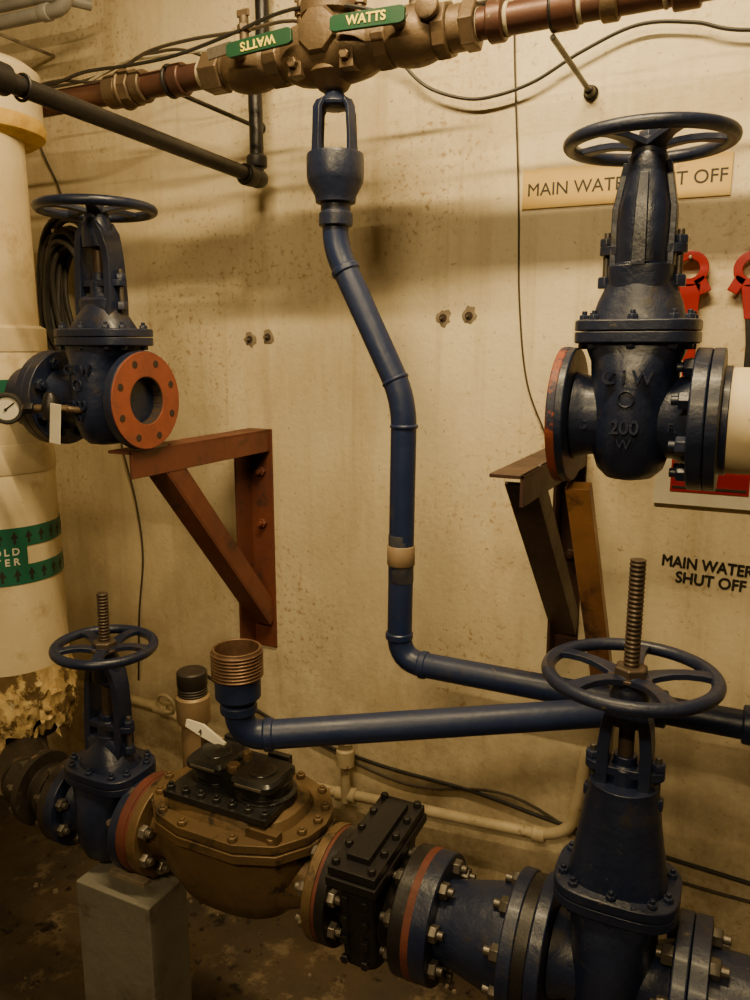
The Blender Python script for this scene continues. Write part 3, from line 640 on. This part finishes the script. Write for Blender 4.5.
def spanner(x,z,hm):
    a=Asm('spanner_wrench'); y=1.83
    a.revolve('head',REDP,(x,y+.006,z),(0,-1,0),[(.019,0),(.037,0),(.037,.012),(.019,.012)],28,closed=True)
    a.box('head',REDP,(x-.028,y,z-.03),(.022,.012,.035),Euler((0,.5,0)))
    a.box('head',REDP,(x+.026,y,z-.034),(.024,.012,.035),Euler((0,-.5,0)))
    a.strip('handle',REDP,[(x+.002,y,z-.03),(x+.006,y,z-.10)],(1,0,0),.03,.012,ws=[.044,.030])
    a.strip('handle',hm,[(x+.006,y,z-.09),(x+.010,y,z-.15),(x+.012,y,z-.38)],(1,0,0),.03,.010,ws=[.028,.024,.026])
    a.cyl('peg',STEEL,(x,1.85,z+.02),(x,1.81,z+.022),.004,8)
    a.done()
spanner(-.155,1.862,REDP); spanner(-.035,1.857,IRON)
for x,z in((-1.289,1.722),(-1.229,1.728),(-.716,1.771),(-.649,1.775)):
    a=Asm('wall_anchor_hole'); vs=[(x,1.8475,z)];n=14
    for i in range(n):
        t=2*math.pi*i/n; q=random.uniform(.014,.024); vs.append((x+q*math.cos(t),1.8492,z+q*1.1*math.sin(t)))
    a.add('nb_chip',CONC,vs,[[0,i+1,(i+1)%n+1] for i in range(n)])
    a.revolve('bolt_stub',HOLE,(x,1.85,z),(0,-1,0),[(.010,0),(.010,.003),(.006,.004)],14); a.cyl('bolt_stub',STEEL,(x,1.85,z),(x-.002,1.838,z-.001),.003,8); a.done(bevel=0)

# ---------------------------------------------------------------- cables
a=Asm('black_cable')
a.smooth('cable',CABLE,[(-.86,1.75,2.42),(-.81,1.81,2.345),(-.75,1.82,2.29),(-.66,1.82,2.255),(-.587,1.82,2.252),(-.50,1.82,2.27),(-.40,1.82,2.315),(-.289,1.82,2.348),(-.18,1.82,2.335),(-.078,1.82,2.305),(.2,1.82,2.28)],.0040,8); a.done(bevel=0)
a=Asm('thin_wall_wire')
a.smooth('w',WIRE,[(-.56,1.845,2.6),(-.556,1.845,2.37),(-.535,1.843,2.05),(-.525,1.845,1.81),(-.50,1.845,1.62),(-.445,1.843,1.484),(-.43,1.845,1.40)],.0022,6); a.done(bevel=0)
a=Asm('thin_wall_wire')
a.smooth('w',WIRE,[(-1.80,1.845,1.50),(-1.77,1.843,1.37),(-1.735,1.845,1.22),(-1.72,1.845,1.05),(-1.75,1.845,.85),(-1.77,1.845,.62)],.003,6); a.done(bevel=0)
a=Asm('thin_wall_wire')
a.smooth('w',WIRE,[(-2.06,1.845,2.42),(-2.03,1.843,2.30),(-1.98,1.845,2.20),(-1.93,1.83,2.12)],.003,6); a.done(bevel=0)
a=Asm('loose_cables')
for k in range(4):
    pts=[]
    for i in range(12):
        x=-2.1+i*.13; pts.append((x,1.47+.05*k+random.uniform(-.012,.012),TZ+.045+.012*k+random.uniform(-.012,.02)+.02*math.sin(i*.9+k)))
    a.smooth('wires',[CABLE,WIRE,TAPE,WIRE][k],pts,.0038,6,5)
for k in range(2):
    pts=[]
    for i in range(12):
        x=-.55+i*.13; pts.append((x,1.50+.06*k+random.uniform(-.01,.01),TZ+.038+.01*k+random.uniform(-.006,.012)))
    a.smooth('wires',[WIRE,CABLE][k],pts,.0038,6,5)
a.done(bevel=0)
a=Asm('cable_coil'); 
for k in range(26):
    cx0=-1.872+random.uniform(-.010,.010); cz0=1.85+random.uniform(-.015,.015); rx=.055+.075*random.random(); rz=rx+.095+random.uniform(-.01,.01); y0=1.815-.006*(k%13)
    pts=[]; ph=random.random()*3
    for i in range(31):
        t=2*math.pi*i/30; pts.append((cx0+rx*math.cos(t),y0+.006*math.sin(3*t+k),cz0+rz*math.sin(t)+.006*math.sin(2*t+ph)))
    a.tube('loops',CABLEG if k%3 else CABLE,pts,.0078,0,8)
a.cyl('hook',STEEL,(-1.872,1.848,2.025),(-1.872,1.72,2.03),.006,8)
a.done(bevel=0)

# ---------------------------------------------------------------- lights
def tube_light(x,y,z,L,power,rx=0):
    a=Asm('fluorescent_ceiling_light')
    a.box('housing',WHITE,(x,y,HC-.03),(L+.06,.16,.06)); a.cyl('stem',STEEL,(x-.4,y,HC),(x-.4,y,z+.03),.008); a.cyl('stem',STEEL,(x+.4,y,HC),(x+.4,y,z+.03),.008)
    a.box('housing',WHITE,(x,y,z+.03),(L+.06,.10,.03)); a.done()
    ld=bpy.data.lights.new('tube_glow','AREA'); ld.shape='RECTANGLE'; ld.size=L; ld.size_y=.035; ld.energy=power; ld.color=(1,.745,.375)
    o=bpy.data.objects.new('tube_glow',ld); bpy.context.scene.collection.objects.link(o); o.location=(x,y,z+.010); o.rotation_euler=Euler((rx,0,0))
    return o
tube_light(-.45,.85,2.90,1.0,56,math.radians(22))
tube_light(-.25,-1.0,2.85,1.0,56,math.radians(45))
w=bpy.data.worlds.new('room_world'); bpy.context.scene.world=w; w.use_nodes=True
w.node_tree.nodes['Background'].inputs[0].default_value=(.9,.75,.5,1); w.node_tree.nodes['Background'].inputs[1].default_value=.01

# ---------------------------------------------------------------- camera
cam=bpy.data.cameras.new('camera'); co=bpy.data.objects.new('camera',cam); bpy.context.scene.collection.objects.link(co)
cam.sensor_fit='VERTICAL'; cam.sensor_height=36; cam.lens=36*.785; cam.clip_start=.02
co.location=(0,0,1.7); co.rotation_euler=Euler((math.radians(90-11),0,math.radians(26)),'XYZ')
bpy.context.scene.camera=co
